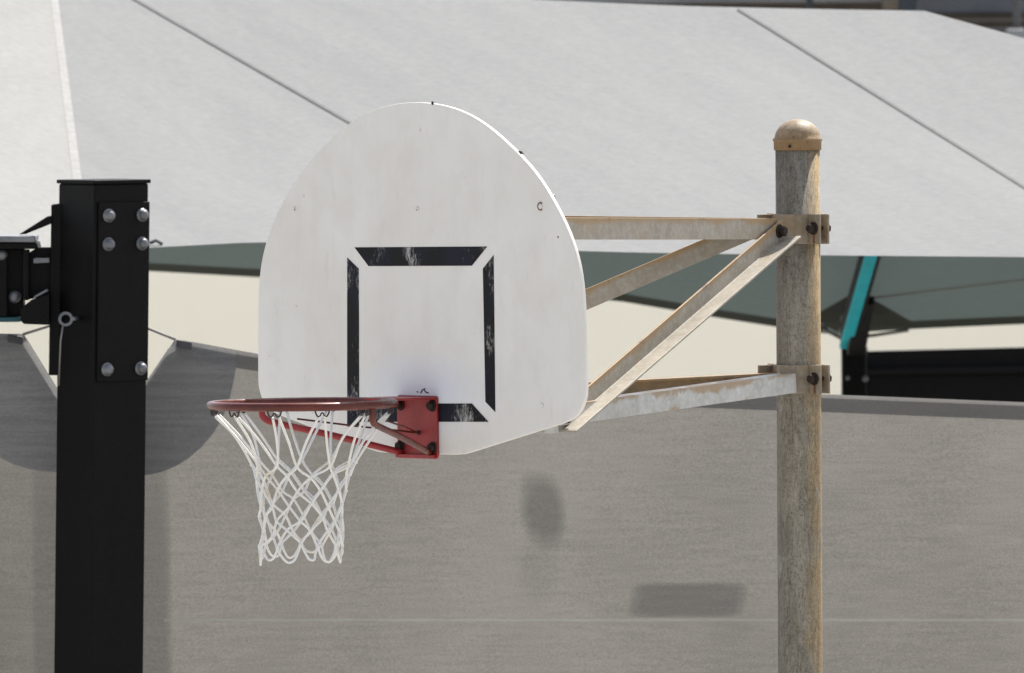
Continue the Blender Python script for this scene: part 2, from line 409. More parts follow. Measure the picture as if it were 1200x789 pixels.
# ------------------------------------------------------------------ shade canopy
M['canopy'] = None
def canopy_mat(name, c0, c1, t, fac, rot):
    m = Mat(name, 0.8, 0, 0.15)
    a = m.noise((4.0, 0.45, 1.0), 7, 0.7, rot=(0, 0, rot)); f = m.noise((26, 26, 26), 4, 0.6); h = m.noise((90, 90, 90), 2)
    sp = m.noise((4.5, 4.5, 4.5), 3, 0.5, loc=(3, 3, 3))
    k = m.math('ADD', m.math('MULTIPLY', a, 0.45), m.math('MULTIPLY', f, 0.55))
    c = m.mix(m.ramp(k, 0.38, 0.62), c0, c1)
    c = m.mix(m.ramp(sp, 0.72, 0.78, 0, 0.12), c, (0.25, 0.25, 0.25))
    c = m.mix(m.ramp(h, 0.40, 0.60, 0, 0.25), c, tuple(x * 0.88 for x in c0))
    m.base(c); m.translucent(t, fac); m.bump(m.math('ADD', m.math('MULTIPLY', a, 1.2), m.math('MULTIPLY', f, 0.25)), 0.13, 0.05); return m.m
ROTC = math.radians(-18.5)
M['canopy'] = canopy_mat('canopy_fabric', (0.265, 0.27, 0.275), (0.318, 0.321, 0.323), (0.08, 0.096, 0.085), 0.33, ROTC)
M['canopy_left'] = canopy_mat('canopy_fabric_pale', (0.315, 0.312, 0.304), (0.38, 0.377, 0.369), (0.08, 0.12, 0.105), 0.33, 0.2)
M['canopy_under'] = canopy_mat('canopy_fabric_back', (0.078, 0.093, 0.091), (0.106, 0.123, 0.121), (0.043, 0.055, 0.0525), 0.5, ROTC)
canopy = empty('shade_canopy', (2, 14, 0), 'pale grey hipped fabric shade canopy filling the upper background', 'canopy')
EY, RY, KY = 10.0, 15.0, 21.0
p0 = P(600, 290, EY); p1 = P(600, -6, RY); nn = Vector((1, 0, 0)).cross(p1 - p0).normalized()
FP = lambda px, py: onplane(px, py, p0, nn)
eave = curve([(100, 292), (184, 291.5), (309, 288), (678, 291), (836, 293.5), (963, 297), (1098, 301), (1200, 304), (2194, 318)])
rdg = curve([(64, -24), (1083, 14), (2194, 318)])
def front(u, v):
    e = FP(lerp(105, 2194, u), eave(lerp(105, 2194, u)))
    ur = min(u * 2.05, 1.0)
    px = lerp(64, 1083, ur) if u < 1 / 2.05 else lerp(1083, 2194, (u - 1 / 2.05) / (1 - 1 / 2.05))
    r = FP(px, rdg(px))
    p = e.lerp(r, v)
    s = math.sin(math.pi * v) * 0.05 + 0.012 * math.sin(p.x * 2.1 + p.y * 1.3)
    return p - Vector((0, 0, s * min(1, u * 12) * min(1, (1 - u) * 12)))
bm = grid_bm(front, 84, 28)
front_tree = BVHTree.FromBMesh(bm)
obj('front_panel', bm, M['canopy'], canopy, smooth=True)
def hit(tree, px, py, off):
    d = ray(px, py); loc, nrm, _, _ = tree.ray_cast(CAM_P, d)
    return loc - d * off if loc else None
def strip(tree, pts, wpx, off, mat, name, n=40, parent=canopy):
    """tape of wpx photo pixels along a px polyline lying on a sheet"""
    cf = []
    for i in range(n + 1):
        t = i / n * (len(pts) - 1); k = min(int(t), len(pts) - 2); f = t - k
        x = lerp(pts[k][0], pts[k + 1][0], f); y = lerp(pts[k][1], pts[k + 1][1], f)
        dx, dy = pts[k + 1][0] - pts[k][0], pts[k + 1][1] - pts[k][1]; L = math.hypot(dx, dy)
        nx, ny = -dy / L * wpx / 2, dx / L * wpx / 2
        a, b = hit(tree, x + nx, y + ny, off), hit(tree, x - nx, y - ny, off)
        if a and b: cf.append((a, b))
    bm = bmesh.new(); vs = [(bm.verts.new(a), bm.verts.new(b)) for a, b in cf]
    for (a, b), (c, d) in zip(vs, vs[1:]): bm.faces.new((a, b, d, c)).smooth = True
    return obj(name, bm, mat, parent, smooth=True)
strip(front_tree, [(118, -24), (650, 281)], 2.6, 0.02, M['seam_dark'], 'seam')
strip(front_tree, [(858, 6.5), (900, 32), (1330, 300)], 2.6, 0.02, M['seam_dark'], 'seam')
# left hip panel
h0, h1 = FP(105, 292), FP(64, -24)
L0, L1 = P(-420, 268, 7.6), P(-330, -60, 13.0)
def left(u, v):
    p = (h0.lerp(L0, u)).lerp(h1.lerp(L1, u), v)
    return p - Vector((0, 0, 0.03 * math.sin(math.pi * u) * math.sin(math.pi * v)))
bm = grid_bm(left, 16, 16)
obj('hip_panel', bm, M['canopy_left'], canopy, smooth=True)
bm = bmesh.new(); vs = []
for i in range(21):
    t = i / 20; a = left(0.0, t) + Vector((0.004, -0.004, 0.003)); b = left(0.020, t) + Vector((0, 0, 0.0015)); vs.append((bm.verts.new(a), bm.verts.new(b)))
for (a, b), (c, d) in zip(vs, vs[1:]): bm.faces.new((a, b, d, c)).smooth = True
obj('hip_seam', bm, M['seam_light'], canopy, smooth=True)
# back panels, seen from below through the opening under the front eave
bk = curve([(60, 313), (175, 318), (300, 325), (500, 335), (725, 353), (850, 374), (940, 388), (985, 393)])
ridge_hi = lambda u: FP(lerp(64, 1083, u), rdg(lerp(64, 1083, u))) + Vector((0, 0.02, -0.03))
def back_a(u, v):
    px = lerp(60, 985, u); return P(px, bk(px), KY).lerp(ridge_hi(u), v)
bm = grid_bm(back_a, 40, 12); tree_a = BVHTree.FromBMesh(bm); obj('back_panel', bm, M['canopy_under'], canopy, smooth=True)
bk2 = curve([(985, 393), (1019, 389), (1065, 386), (1131, 383), (1200, 380), (1700, 372)])
def back_b(u, v):
    px = lerp(985, 1700, u)
    tx = lerp(1083, 2194, u); t = FP(tx, rdg(tx)) + Vector((0, 0.02, -0.03))
    return P(px, bk2(px), KY - 1.5 * u).lerp(t, v)
bm = grid_bm(back_b, 40, 12); tree_b = BVHTree.FromBMesh(bm); obj('back_panel', bm, M['canopy_under'], canopy, smooth=True)
M['hem_under'] = fabric('hem_fabric', (0.06, 0.063, 0.052), (0.075, 0.08, 0.068), (0.05, 0.052, 0.042), (0.06, 0.062, 0.05), 0.4)
strip(tree_a, [(x, bk(x) - 5) for x in range(70, 984, 20)], 9.0, 0.01, M['hem_under'], 'hem', 120)
strip(tree_b, [(x, bk2(x) - 5) for x in range(990, 1500, 20)], 9.0, 0.01, M['hem_under'], 'hem', 90)
strip(tree_b, [(1018, 350), (1090, 341), (1200, 328), (1400, 305)], 2.5, 0.008, M['seam_dark'], 'seam', 40)
def patch_tri(tree, pts, off, name):
    bm = bmesh.new(); n = 8; A, B, D = pts; rows = []
    for i in range(n + 1):
        row = []
        for j in range(n + 1 - i):
            u, v = i / n, j / n
            x = A[0] + (B[0] - A[0]) * u + (D[0] - A[0]) * v; y = A[1] + (B[1] - A[1]) * u + (D[1] - A[1]) * v
            h = hit(tree, x, y, off)
            row.append(bm.verts.new(h) if h else None)
        rows.append(row)
    for i in range(n):
        for j in range(n - i):
            for q in ((rows[i][j], rows[i + 1][j], rows[i][j + 1]), (rows[i + 1][j], rows[i + 1][j + 1] if j + 1 < len(rows[i + 1]) else None, rows[i][j + 1])):
                if all(q): bm.faces.new(q)
    obj(name, bm, M['hem_under'], canopy, smooth=True)
patch_tri(tree_a, [(982, 390), (950, 372), (1006, 340)], 0.012, 'corner_patch')
patch_tri(tree_b, [(987, 390.5), (1016, 347), (1068, 377)], 0.012, 'corner_patch')
for pts in ([(963, 386), (975, 391), (990, 399)], [(1000, 396), (1025, 393), (1065, 387)]):
    bm = bmesh.new(); add_tube(bm, [P(x, y, KY - 0.3) for x, y in pts], 0.008, 6); obj('corner_cable', bm, M['wire'], canopy)
for (x, y) in ((183, 289.5),):
    bm = bmesh.new(); c = hit(front_tree, x, y - 3, 0.02); add_tube(bm, [c + Vector((-.022, 0, .004)), c + Vector((0, 0, .014)), c + Vector((.022, 0, 0))], 0.006, 6)
    obj('edge_clip', bm, M['eyelet'], canopy)

# column carrying the back corner of the canopy
root = empty('canopy_column', (P(1000, 460, 20.6).x, 20.6, 0), 'black column with a leaning teal arm holding the back corner of the canopy', 'column')
pw = P(1015, 430, 20.6).x - P(986, 430, 20.6).x
top = P(1000.5, 402, 20.6)
bm = bmesh.new(); add_box(bm, Vector((top.x, 20.6, top.z / 2)), Vector((pw / 2, 0, 0)), Vector((0, pw / 2, 0)), Vector((0, 0, top.z / 2)))
obj('column_shaft', bm, M['black'], root, bevel=0.01)
a0, a1 = P(990.5, 406, 20.5), P(1029, 270, 18.2); d = (a1 - a0).normalized(); sd = Vector((1, 0, 0)); sd = (sd - d * sd.dot(d)).normalized(); fd = d.cross(sd)
fd = fd if fd.y < 0 else -fd
mid, hl = (a0 + a1) / 2, (a1 - a0) / 2
bm = bmesh.new(); add_box(bm, mid, hl, sd * 0.026, fd * 0.012); obj('arm', bm, M['teal'], root, bevel=0.004)
bm = bmesh.new(); add_box(bm, mid - fd * 0.06 + sd * 0.014, hl, sd * 0.036, fd * 0.047)
obj('arm_shaded_side', bm, M['black'], root, bevel=0.004)  # shaded side of the teal arm, its shade put in as black
bm = bmesh.new(); b0, b1 = P(1003, 412, 20.46), P(1014, 352, 19.9); add_box(bm, (b0 + b1) / 2, (b1 - b0) / 2, sd * 0.04, fd * 0.02); obj('gusset', bm, M['black'], root, bevel=0.004)
bm = bmesh.new(); c = P(1014, 444, 20.5); add_bolt(bm, c, Vector((0, -1, 0)), 0.011, 0.03); obj('bolt', bm, M['zinc'], root)
bm = bmesh.new(); c = P(993.5, 443, 20.6 - pw / 2); add_bolt(bm, c, Vector((0, -1, 0)), 0.008, 0.02); obj('bolt', bm, M['zinc'], root)

# ------------------------------------------------------------------ grey mesh screens
SY = 5.34
def wob(x, z): return 0.012 * math.sin(1.7 * x + 0.6) + 0.008 * math.sin(2.3 * z + x)
def SP(px, py, off=0.0):
    p = P(px, py, SY); q = P(px, py, SY + wob(p.x, p.z) - off); return q
st_c = P(634, 600, SY)
M['screen'] = None
scr_args = ((0.094, 0.091, 0.084), (0.158, 0.152, 0.141), (0.165, 0.157, 0.143), (0.280, 0.267, 0.244), 0.5)
def make_screen(label, pxs, top, parts, shadow_and_hem_px=None, tone=1.0):
    root_x = P((pxs[0] + pxs[1]) / 2, 600, SY).x
    root = empty('shade_screen', (root_x, SY, 0), label, 'screen', 'grey mesh screens tied to the black post')
    st = None
    if shadow_and_hem_px:
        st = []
        for (x, y, rx, ry, amt, sk, ex, soft) in shadow_and_hem_px:
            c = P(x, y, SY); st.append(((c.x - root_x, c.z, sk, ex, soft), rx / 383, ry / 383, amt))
    sc = [tuple(v * tone for v in q) for q in scr_args[:4]]; mat = fabric('screen_mesh', *sc, scr_args[4], shadow_and_hem=st)
    bot = 0.25
    def fn(u, v):
        px = lerp(pxs[0], pxs[1], u); t = SP(px, top(px))
        z = lerp(t.z, bot, v); return Vector((t.x, SY + wob(t.x, z), z))
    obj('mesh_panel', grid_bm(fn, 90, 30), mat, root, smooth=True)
    dtone = 1.18 if tone == 1.0 else 1.42
    double = fabric('screen_double_mesh', *[tuple(v * dtone for v in q) for q in ((0.175, 0.175, 0.178), (0.27, 0.269, 0.272), (0.18, 0.18, 0.18), (0.24, 0.24, 0.24))], 0.45, weave=(3.0, 1, 46), contrast=0.6)
    hem = fabric('screen_hem_mesh', (0.175, 0.17, 0.165), (0.245, 0.239, 0.232), (0.24, 0.235, 0.23), (0.3, 0.295, 0.29), 0.45, weave=(1.2, 1, 20), contrast=0.4)
    for (name, x0, x1, tf, bf, off, mt) in parts:
        mt = {'double': double, 'hem': hem, 'seam': M['screen_seam']}[mt]
        def pf(u, v):
            px = lerp(x0, x1, u); return SP(px, lerp(tf(px), bf(px), v), off)
        obj(name, grid_bm(pf, 40, 14), mt, root, smooth=True)
    return root
M['screen_seam'] = fabric('screen_seam_mesh', (0.50, 0.48, 0.44), (0.72, 0.69, 0.64), (0.7, 0.68, 0.64), (0.8, 0.78, 0.74), 0.5)
topR = curve([(162, 461), (205, 397), (300, 414.5), (450, 432), (600, 445), (750, 454), (860, 458.5), (963, 462), (1200, 471.5), (1750, 490)])
arcR = curve([(162, 557), (175, 556.5), (190, 553), (205, 547), (220, 538), (235, 525), (250, 508), (262, 487), (270, 465), (275, 440), (277, 428)])
K = lambda v: (lambda x: v)
right = make_screen('wide grey mesh screen right of the black post behind the hoop', (162, 1750), topR, [
    ('hem', 207, 1740, lambda x: topR(x) + 0.5, lambda x: topR(x) + 21, 0.006, 'hem'),
    ('corner_patch', 162, 277, lambda x: topR(x) + 1, arcR, 0.012, 'double'),
    ('seam', 192, 1740, K(725), K(728.5), 0.006, 'seam'),
], shadow_and_hem_px=[(635, 598, 25, 42, 0.45, -0.15, 2.5, 0.6), (632, 665, 24, 40, 0.12, 0, 2.0, 0.6), (806, 703.5, 67, 20, 0.42, 0.25, 7.0, 0.25), (168, 900, 34, 380, 0.40, 0, 6.0, 0.15)])  # shade of unseen things behind painted as dark patches; last entry darkens side hem
topL = curve([(-500, 393), (0, 391), (28, 391.5), (72, 463)])
arcL = curve([(-60, 420), (-45, 470), (-25, 510), (-5, 533), (15, 544), (40, 551), (72, 554)])
leftS = make_screen('grey mesh screen left of the black post with a dark rounded corner', (-500, 72), topL, [
    ('hem', -490, 27, lambda x: topL(x) + 0.5, lambda x: topL(x) + 19, 0.006, 'hem'),
    ('corner_patch', -60, 72, lambda x: topL(x) + 1, arcL, 0.012, 'double'),
], tone=0.74, shadow_and_hem_px=[(66, 900, 26, 380, 0.22, 0, 8.0, 0.1)])
for rt, pts in ((right, [(166, 382), (186, 390), (206, 398)]), (leftS, [(77, 375), (55, 383), (27, 392)])):
    bm = bmesh.new(); add_tube(bm, [P(x, y, SY - 0.02) for x, y in pts], 0.0045, 6); obj('tie_cord', bm, M['cord'], rt)
for rt, (x, y) in ((right, (216, 404)), (leftS, (18, 398))):
    bm = bmesh.new(); a = SP(x, y, 0.03); add_box(bm, a, Vector((0.024, 0, -0.004)), Vector((0, 0.008, 0)), Vector((0, 0, 0.012)))
    obj('webbing_tab', bm, M['eyelet'], rt, bevel=0.004)

# ------------------------------------------------------------------ black steel post
A = 0.1985; PHI = math.radians(36)
rd = Vector((math.cos(PHI), math.sin(PHI), 0)); ld = Vector((-math.sin(PHI), math.cos(PHI), 0))
PY = 5.0
ct = P(111, 216, PY); cb = P(105, 789, PY)
LEAN = (cb.x - ct.x) / (cb.z - ct.z)
def corner(z): return Vector((ct.x + LEAN * (z - ct.z), PY, z))
lean = Vector((LEAN, 0, 1))
base = corner(0)
post = empty('steel_post', base + (rd + ld) * A / 2, 'black square steel post with bolted plates and an eye bolt at the left', 'post')
bm = bmesh.new(); sq = lambda z: [corner(z), corner(z) + rd * A, corner(z) + rd * A + ld * A, corner(z) + ld * A]
add_prism(bm, sq(0.0), lean * (ct.z)); obj('shaft', bm, M['black'], post, bevel=0.006)
e = 0.005
bm = bmesh.new(); q = sq(ct.z); q = [q[0] - (rd + ld) * e, q[1] + (rd - ld) * e, q[2] + (rd + ld) * e, q[3] + (ld - rd) * e]
add_prism(bm, q, lean * 0.012); obj('cap_plate', bm, M['black'], post, bevel=0.003)
def zpost(py): return P(125, py, PY + 0.06).z
zt, zb = zpost(237), zpost(447)
bm = bmesh.new(); o = -ld
add_prism(bm, [corner(zb) + rd * 0.012, corner(zb) + rd * (A - 0.001), corner(zt) + rd * (A - 0.001), corner(zt) + rd * 0.012], o * 0.009)
plate = obj('bolt_plate', bm, M['black'], post, bevel=0.003)
for py in (252.5, 286, 432.5):
    for f in (0.045, A - 0.03):
        bm = bmesh.new(); c = corner(zpost(py)) + rd * f + o * 0.009
        add_lathe(bm, c, [(0.021, 0), (0.021, 0.004), (0.016, 0.005), (0.016, 0.014), (0.012, 0.021), (0, 0.024)], o, 18); obj('bolt', bm, M['zinc'], plate)
# hidden-side plate and bracket beam going left
bm = bmesh.new(); add_prism(bm, [P(57, 440, PY + .15), P(74, 440, PY + .15), P(76, 238, PY + .15), P(60, 240, PY + .15)], Vector((0, 0.05, 0))); obj('end_plate', bm, M['black'], post, bevel=0.004)
def flat(name, pxs, y, th, mat, parent=post, bevel=0.003, label=None):
    bm = bmesh.new(); add_prism(bm, [P(x, yy, y) for x, yy in pxs], Vector((0, th, 0))); return obj(name, bm, mat, parent, bevel=bevel, label=label)
beam = flat('side_beam', [(-300, 376), (28, 374), (28, 292), (-300, 290)], PY + 0.2, 0.10, M['black'])
flat('flange', [(-300, 283), (41, 284), (41, 277), (-300, 273)], PY + 0.12, 0.26, M['zinc'], beam)
flat('flange', [(-300, 292), (45, 292), (43, 284.5), (-300, 283.5)], PY + 0.13, 0.22, M['black'], beam)
flat('flange', [(-300, 379), (24, 377.5), (24, 372), (-300, 373)], PY + 0.15, 0.2, M['teal_dull'], beam, label='teal bottom edge of the black beam')
flat('web_plate', [(-3, 372), (8, 372), (8, 300), (-3, 302)], PY + 0.16, 0.03, M['black'], beam)
flat('web_plate', [(28, 352), (34, 352), (34, 293), (28, 293)], PY + 0.14, 0.06, M['black'], beam)
g_ = flat('gusset', [(24, 376), (28, 380), (58, 381), (58, 344), (36, 352), (24, 362)], PY + 0.1, 0.05, M['black'])
flat('joint_plate', [(28, 352), (62, 346), (62, 290), (44, 290), (28, 300)], PY + 0.17, 0.03, M['black'])
flat('strut', [(22, 275), (30, 274.5), (61, 262), (61, 253), (55, 254)], PY + 0.14, 0.05, M['black'])
flat('lug', [(39, 309), (58, 308), (58, 302.5), (39, 303)], PY + 0.12, 0.04, M['zinc'])
flat('lug', [(38, 351), (40, 347), (55, 338.5), (57, 341)], PY + 0.10, 0.03, M['zinc'])
bm = bmesh.new(); add_lathe(bm, P(17, 348, PY + 0.19), [(0.020, 0), (0.019, 0.008), (0.012, 0.016), (0, 0.018)], Vector((0, -1, 0)), 18); obj('bolt', bm, M['zinc'], beam)
bm = bmesh.new(); add_lathe(bm, P(2, 299, PY + 0.17), [(0.018, 0), (0.017, 0.008), (0.012, 0.016), (0, 0.018)], Vector((0, -1, 0)), 18); obj('bolt', bm, M['zinc'], beam)
# eye bolt and its hanging wire
ec = P(77, 374, PY - 0.01); bm = bmesh.new()
add_tube(bm, [ec + Vector((math.cos(t), 0.4 * math.cos(t), math.sin(t))) * 0.018 for t in [i * 2 * math.pi / 20 for i in range(20)]], 0.005, 8, closed=True)
add_tube(bm, [ec + Vector((0.02, 0.0, 0)), ec + Vector((0.035, 0.08, 0))], 0.006, 8); eb = obj('eye_bolt', bm, M['zinc'], post)
bm = bmesh.new(); add_tube(bm, [P(74, 380, PY + .02), P(71, 400, PY + .03), P(69, 452, PY + .06)], 0.0028, 6); obj('hanging_wire', bm, M['wire'], post)

# ------------------------------------------------------------------ basketball hoop
TH = math.radians(51); DEL = math.radians(0.6)
N_ = Vector((-math.sin(TH), -math.cos(TH), 0)); R0 = Vector((math.cos(TH), -math.sin(TH), 0)); Z0 = Vector((0, 0, 1))
R_ = R0 * math.cos(DEL) + Z0 * math.sin(DEL); Z_ = Z0 * math.cos(DEL) - R0 * math.sin(DEL)
O = P(491, 473, 0.0)
def B(r, z, n): return O + R_ * r + Z_ * z + N_ * n
PX = 455.0
def zz(py): return (473 - py) / PX          # board-plane height of a photo row
PN = -1.2875                                   # the pole stands this far behind the board face
pole_c = O + N_ * PN; pole_c.z = 0
hoop = empty('basketball_hoop', pole_c, 'white fan shaped basketball backboard with red rim on a weathered steel pole', 'basketball hoop')
# pole
yp = pole_c.y; ztop = P(936, 172, yp).z
RP = 0.0590
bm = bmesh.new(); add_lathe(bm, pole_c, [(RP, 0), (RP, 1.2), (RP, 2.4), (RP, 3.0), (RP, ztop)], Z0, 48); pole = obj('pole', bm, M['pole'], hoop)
capz = P(936, 176, yp).z
bm = bmesh.new(); c = Vector((pole_c.x, pole_c.y, capz)); rc = 0.0625
prof = [(RP + 0.001, 0), (rc + 0.0005, 0), (rc + 0.001, 0.024), (rc + 0.0035, 0.025), (rc + 0.0035, 0.030), (rc - 0.001, 0.033)]
for i in range(1, 9):
    t = i / 8 * math.pi / 2; prof.append(((rc - 0.002) * math.cos(t), 0.033 + 0.049 * math.sin(t)))
add_lathe(bm, c, prof, Z0, 48); cap = obj('pole_cap', bm, M['cap'], pole)
bm = bmesh.new(); add_lathe(bm, c + Vector((-0.022, -0.0593, 0.011)), [(0.0045, 0), (0.0045, 0.002)], Vector((-0.35, -0.94, 0)), 10); obj('rivet', bm, M['rust'], cap)
bm = bmesh.new(); add_lathe(bm, pole_c, [(0.16, 0.0), (0.16, 0.02)], Z0, 32); obj('base_plate', bm, M['galv_clamp'], pole)
# clamps
def clamp(py0, py1):
    z0, z1 = P(937, py1, yp).z, P(937, py0, yp).z; zc, hh = (z0 + z1) / 2, (z1 - z0) / 2
    c = Vector((pole_c.x, pole_c.y, zc)); H = Z0 * hh; t = 0.005
    bm = bmesh.new()
    # front half: flat faced channel with two flanges and two ears towards the board
    def half(s):
        pts = []
        for i in range(13):
            a = math.pi * i / 12; pts.append((math.cos(a) * (RP + 0.001), math.sin(a) * (RP + 0.001)))
        outer = [(x * (RP + 0.001 + t) / (RP + 0.001), y * (RP + 0.001 + t) / (RP + 0.001)) for x, y in pts]
        loop = [c - H + R0 * x + N_ * s * (y + 0.006) for x, y in pts] + [c - H + R0 * x + N_ * s * (y + 0.006) for x, y in outer[::-1]]
        add_prism(bm, loop, H * 2)
        for k in (-1, 1):
            add_box(bm, c + R0 * k * (RP + 0.025) + N_ * s * 0.0145, R0 * 0.024, N_ * 0.003, H)
    half(1); half(-1)
    for k in (-1, 1):
        add_box(bm, c + R0 * k * 0.045 + N_ * 0.078, R0 * 0.003, N_ * 0.0245, H * 0.98)
    cl = obj('clamp', bm, M['galv_clamp'], hoop, bevel=0.0015)
    for k in (-1, 1):
        bm = bmesh.new(); b0 = c + R0 * k * (RP + 0.026) + N_ * 0.0175 + Z0 * 0.002; add_bolt(bm, b0, N_, 0.0125, 0.016)
        add_lathe(bm, b0 - N_ * 0.045, [(0.006, 0), (0.006, 0.04)], N_, 10); add_bolt(bm, b0 - N_ * 0.035, -N_, 0.0125, 0.014); obj('bolt', bm, M['rust'], cl)
        bm = bmesh.new(); add_box(bm, c + R0 * k * (RP + 0.026) + N_ * 0.0178 - Z0 * 0.024, R0 * 0.004, N_ * 0.0006, Z0 * 0.013); obj('rust_run', bm, M['rust_stain'], cl)
    return c, H, cl
cU, HU, clU = clamp(250.5, 285.5)
cL, HL, clL = clamp(427, 460.5)
# support arms (angle iron)
def angle_arm(name, p0, p1, side, web, fl, where, outward, mat, t=0.006):
    d = (p1 - p0).normalized(); out = Vector((d.y, -d.x, 0)).normalized()
    if out.dot(R0) * side < 0: out = -out
    up = out.cross(d); up = up if up.z > 0 else -up
    L = (p1 - p0).length / 2; c = (p0 + p1) / 2
    bm = bmesh.new()
    # L profile as one prism
    o = 1 if outward else -1; s = 1 if where == 'top' else -1
    e0 = -web / 2 * s; e1 = (-web / 2 + web * 0.4) * s; e2 = (web / 2 - t) * s
    prof = [(-t / 2 * o, e0), (t / 2 * o, e0), (t / 2 * o, e1), (t / 2 * o, e2), (fl * o, e2), (fl * o, web / 2 * s), (-t / 2 * o, web / 2 * s), (-t / 2 * o, e1)]
    # the rust bleeds in from the upper edge of the web
    wt = [1, 1, 0, 0, 0, 0, 0, 0] if s == -1 else [0.3, 0.3, 0, 0.6, 0.2, 0.4, 0.9, 0.1]
    lay = bm.verts.layers.float.new('edge')
    add_prism(bm, [p0 + out * a + up * b for a, b in prof], p1 - p0)
    for v in bm.verts:
        q = v.co - (p0 if (v.co - p0).length < (v.co - p1).length else p1); a, b = q.dot(out), q.dot(up)
        k = min(range(8), key=lambda i: (prof[i][0] - a) ** 2 + (prof[i][1] - b) ** 2); v[lay] = wt[k]
    return obj(name, bm, mat, hoop, bevel=0.0012), out, up, d
def pt(r, py_px, n):                          # point on the mount with given board r, n and photo row (for the near side)
    b = B(r, 0, n); return b
arm_parts = []
for side in (1, -1):
    # heights come from the near side, mirrored to the far side
    near_b = B(0.5, 0, -0.062); zu = P(651, 268, near_b.y).z; zl = P(660, 487, near_b.y).z
    eu = cU + R0 * side * 0.052 + N_ * 0.120; el = cL + R0 * side * 0.052 + N_ * 0.056; ed = cU + R0 * side * 0.0585 + N_ * 0.102
    pu = O + R0 * side * 0.50 + N_ * -0.060; pu.z = zu
    pl_ = O + R0 * side * 0.50 + N_ * -0.060; pl_.z = zl
    pd = O + R0 * side * 0.492 + N_ * -0.060; pd.z = P(656, 496, near_b.y).z
    eu.z = P(905, 269, eu.y).z if side == 1 else eu.z; 
    a1 = angle_arm('support_arm', pu, Vector((eu.x, eu.y, P(895, 268.5, (cU + R0 * 0.052 + N_ * 0.12).y).z)), side, 0.056, 0.045, 'bottom', False, M['galv'])
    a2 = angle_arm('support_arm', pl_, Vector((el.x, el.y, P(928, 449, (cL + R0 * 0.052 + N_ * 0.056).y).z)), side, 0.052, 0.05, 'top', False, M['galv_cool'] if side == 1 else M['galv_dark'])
    a3 = angle_arm('diagonal_brace', pd, Vector((ed.x, ed.y, P(914, 268, (cU + R0 * 0.0585 + N_ * 0.102).y).z)), side, 0.052, 0.050, 'bottom', True, M['galv'])
    for (arm, out, up, d), q in ((a3, 1), (a3, 0)):
        bm = bmesh.new(); e_ = (Vector((ed.x, ed.y, P(914, 268, (cU + R0 * 0.0585 + N_ * 0.102).y).z)) - d * 0.028) if q else pd + d * 0.022
        add_bolt(bm, e_ + out * 0.003 + up * 0.004, out, 0.0135, 0.017); obj('bolt', bm, M['rust'], arm)
# uprights behind the board
for k in (-1, 1):
    bm = bmesh.new(); zt_, zb_ = zz(228), zz(504.5)
    c = (B(0.475 * k, zt_, -0.036) + B(0.475 * k, zb_, -0.036)) / 2
    add_box(bm, c, R_ * 0.022, N_ * 0.0225, Z_ * ((zt_ - zb_) / 2)); obj('mounting_upright', bm, M['galv_cool'], hoop, bevel=0.002)
# backboard
right_half = [(0, 119), (25, 119.3), (48, 127), (63, 133), (82, 145.5), (93, 154), (120, 180), (133, 194), (146, 211), (156, 229), (166, 248), (173, 262), (180, 280), (186, 299), (190, 322), (192, 343), (192.5, 380), (193, 432),
              (193, 452), (191, 465), (186, 477), (178, 486), (169, 490.5), (159, 494.3), (149, 497.8), (100, 514.5), (60, 528.3), (51, 531), (40, 532), (0, 532)]
XS = 285.0
rh = [Vector((x / XS, zz(y), 0)) for x, y in right_half]
NA = 17                                         # the arch is eased, the straight lower edges stay crisp
arch = smooth_path(rh[:NA + 1], 4)
arch = [Vector((-v.x, v.y, 0)) for v in arch[8:0:-1]] + arch
for _ in range(30):
    arch = [arch[0]] + [(a + b * 2 + c_) / 4 for a, b, c_ in zip(arch, arch[1:], arch[2:])] + [arch[-1]]
rs = [v for v in arch[8:]] + smooth_path(rh[NA:25], 3)[1:] + rh[25:]
rs[0].x = 0.0
outline = rs + [Vector((-v.x, v.y, 0)) for v in rs[-2:0:-1]]
bm = bmesh.new(); add_prism(bm, [B(v.x, v.y, 0.0) for v in outline], N_ * -0.011); board = obj('backboard', bm, M['board'], hoop, bevel=0.002)
# painted target: four bars a millimetre proud
bars = [[(415.5, 290), (571, 289), (553, 311.5), (432, 312)], [(407, 302), (420.5, 315), (421, 500), (407, 500)], [(578.5, 299), (580.5, 483), (569, 471), (566, 315)], [(515 - 97, 473), (553, 473), (572.5, 494.5), (407, 494.5)]]
def board_pt(px, py, off):
    d = ray(px, py); return CAM_P + d * ((O + N_ * off - CAM_P).dot(N_) / d.dot(N_))
for q in bars:
    bm = bmesh.new(); add_prism(bm, [board_pt(x, y, 0.0003) for x, y in q], N_ * 0.0007); obj('target_bar', bm, M['mark'], board)
# bolt heads, rust spots and the scribble over the plate
def spot(name, px, py, r, mat, h=0.002):
    bm = bmesh.new(); add_lathe(bm, board_pt(px, py, 0.0), [(r, 0.0002), (r * 0.9, h), (0, h * 1.2)], N_, 10); obj(name, bm, mat, board)
c = board_pt(633, 242, 0.002); bm = bmesh.new()
add_tube(bm, [c + (R_ * math.cos(t) + Z_ * math.sin(t)) * 0.0095 for t in [math.radians(50 + i * 260 / 14) for i in range(15)]], 0.0016, 6); obj('bolt_rim', bm, M['rust_stain'], board)
spot('bolt_head', 633, 242, 0.009, M['board']); spot('bolt_head', 345, 245, 0.007, M['board']); spot('bolt_head', 489, 245, 0.007, M['board'])
spot('bolt_head', 635, 475, 0.007, M['board'])
spot('rust_spot', 654, 278, 0.0028, M['rust_stain'], 0.0008); spot('rust_spot', 507, 121, 0.005, M['rust'], 0.0012); spot('rust_spot', 346, 246, 0.002, M['rust_stain'], 0.003)
spot('rust_spot', 489, 246, 0.0018, M['rust'], 0.003)
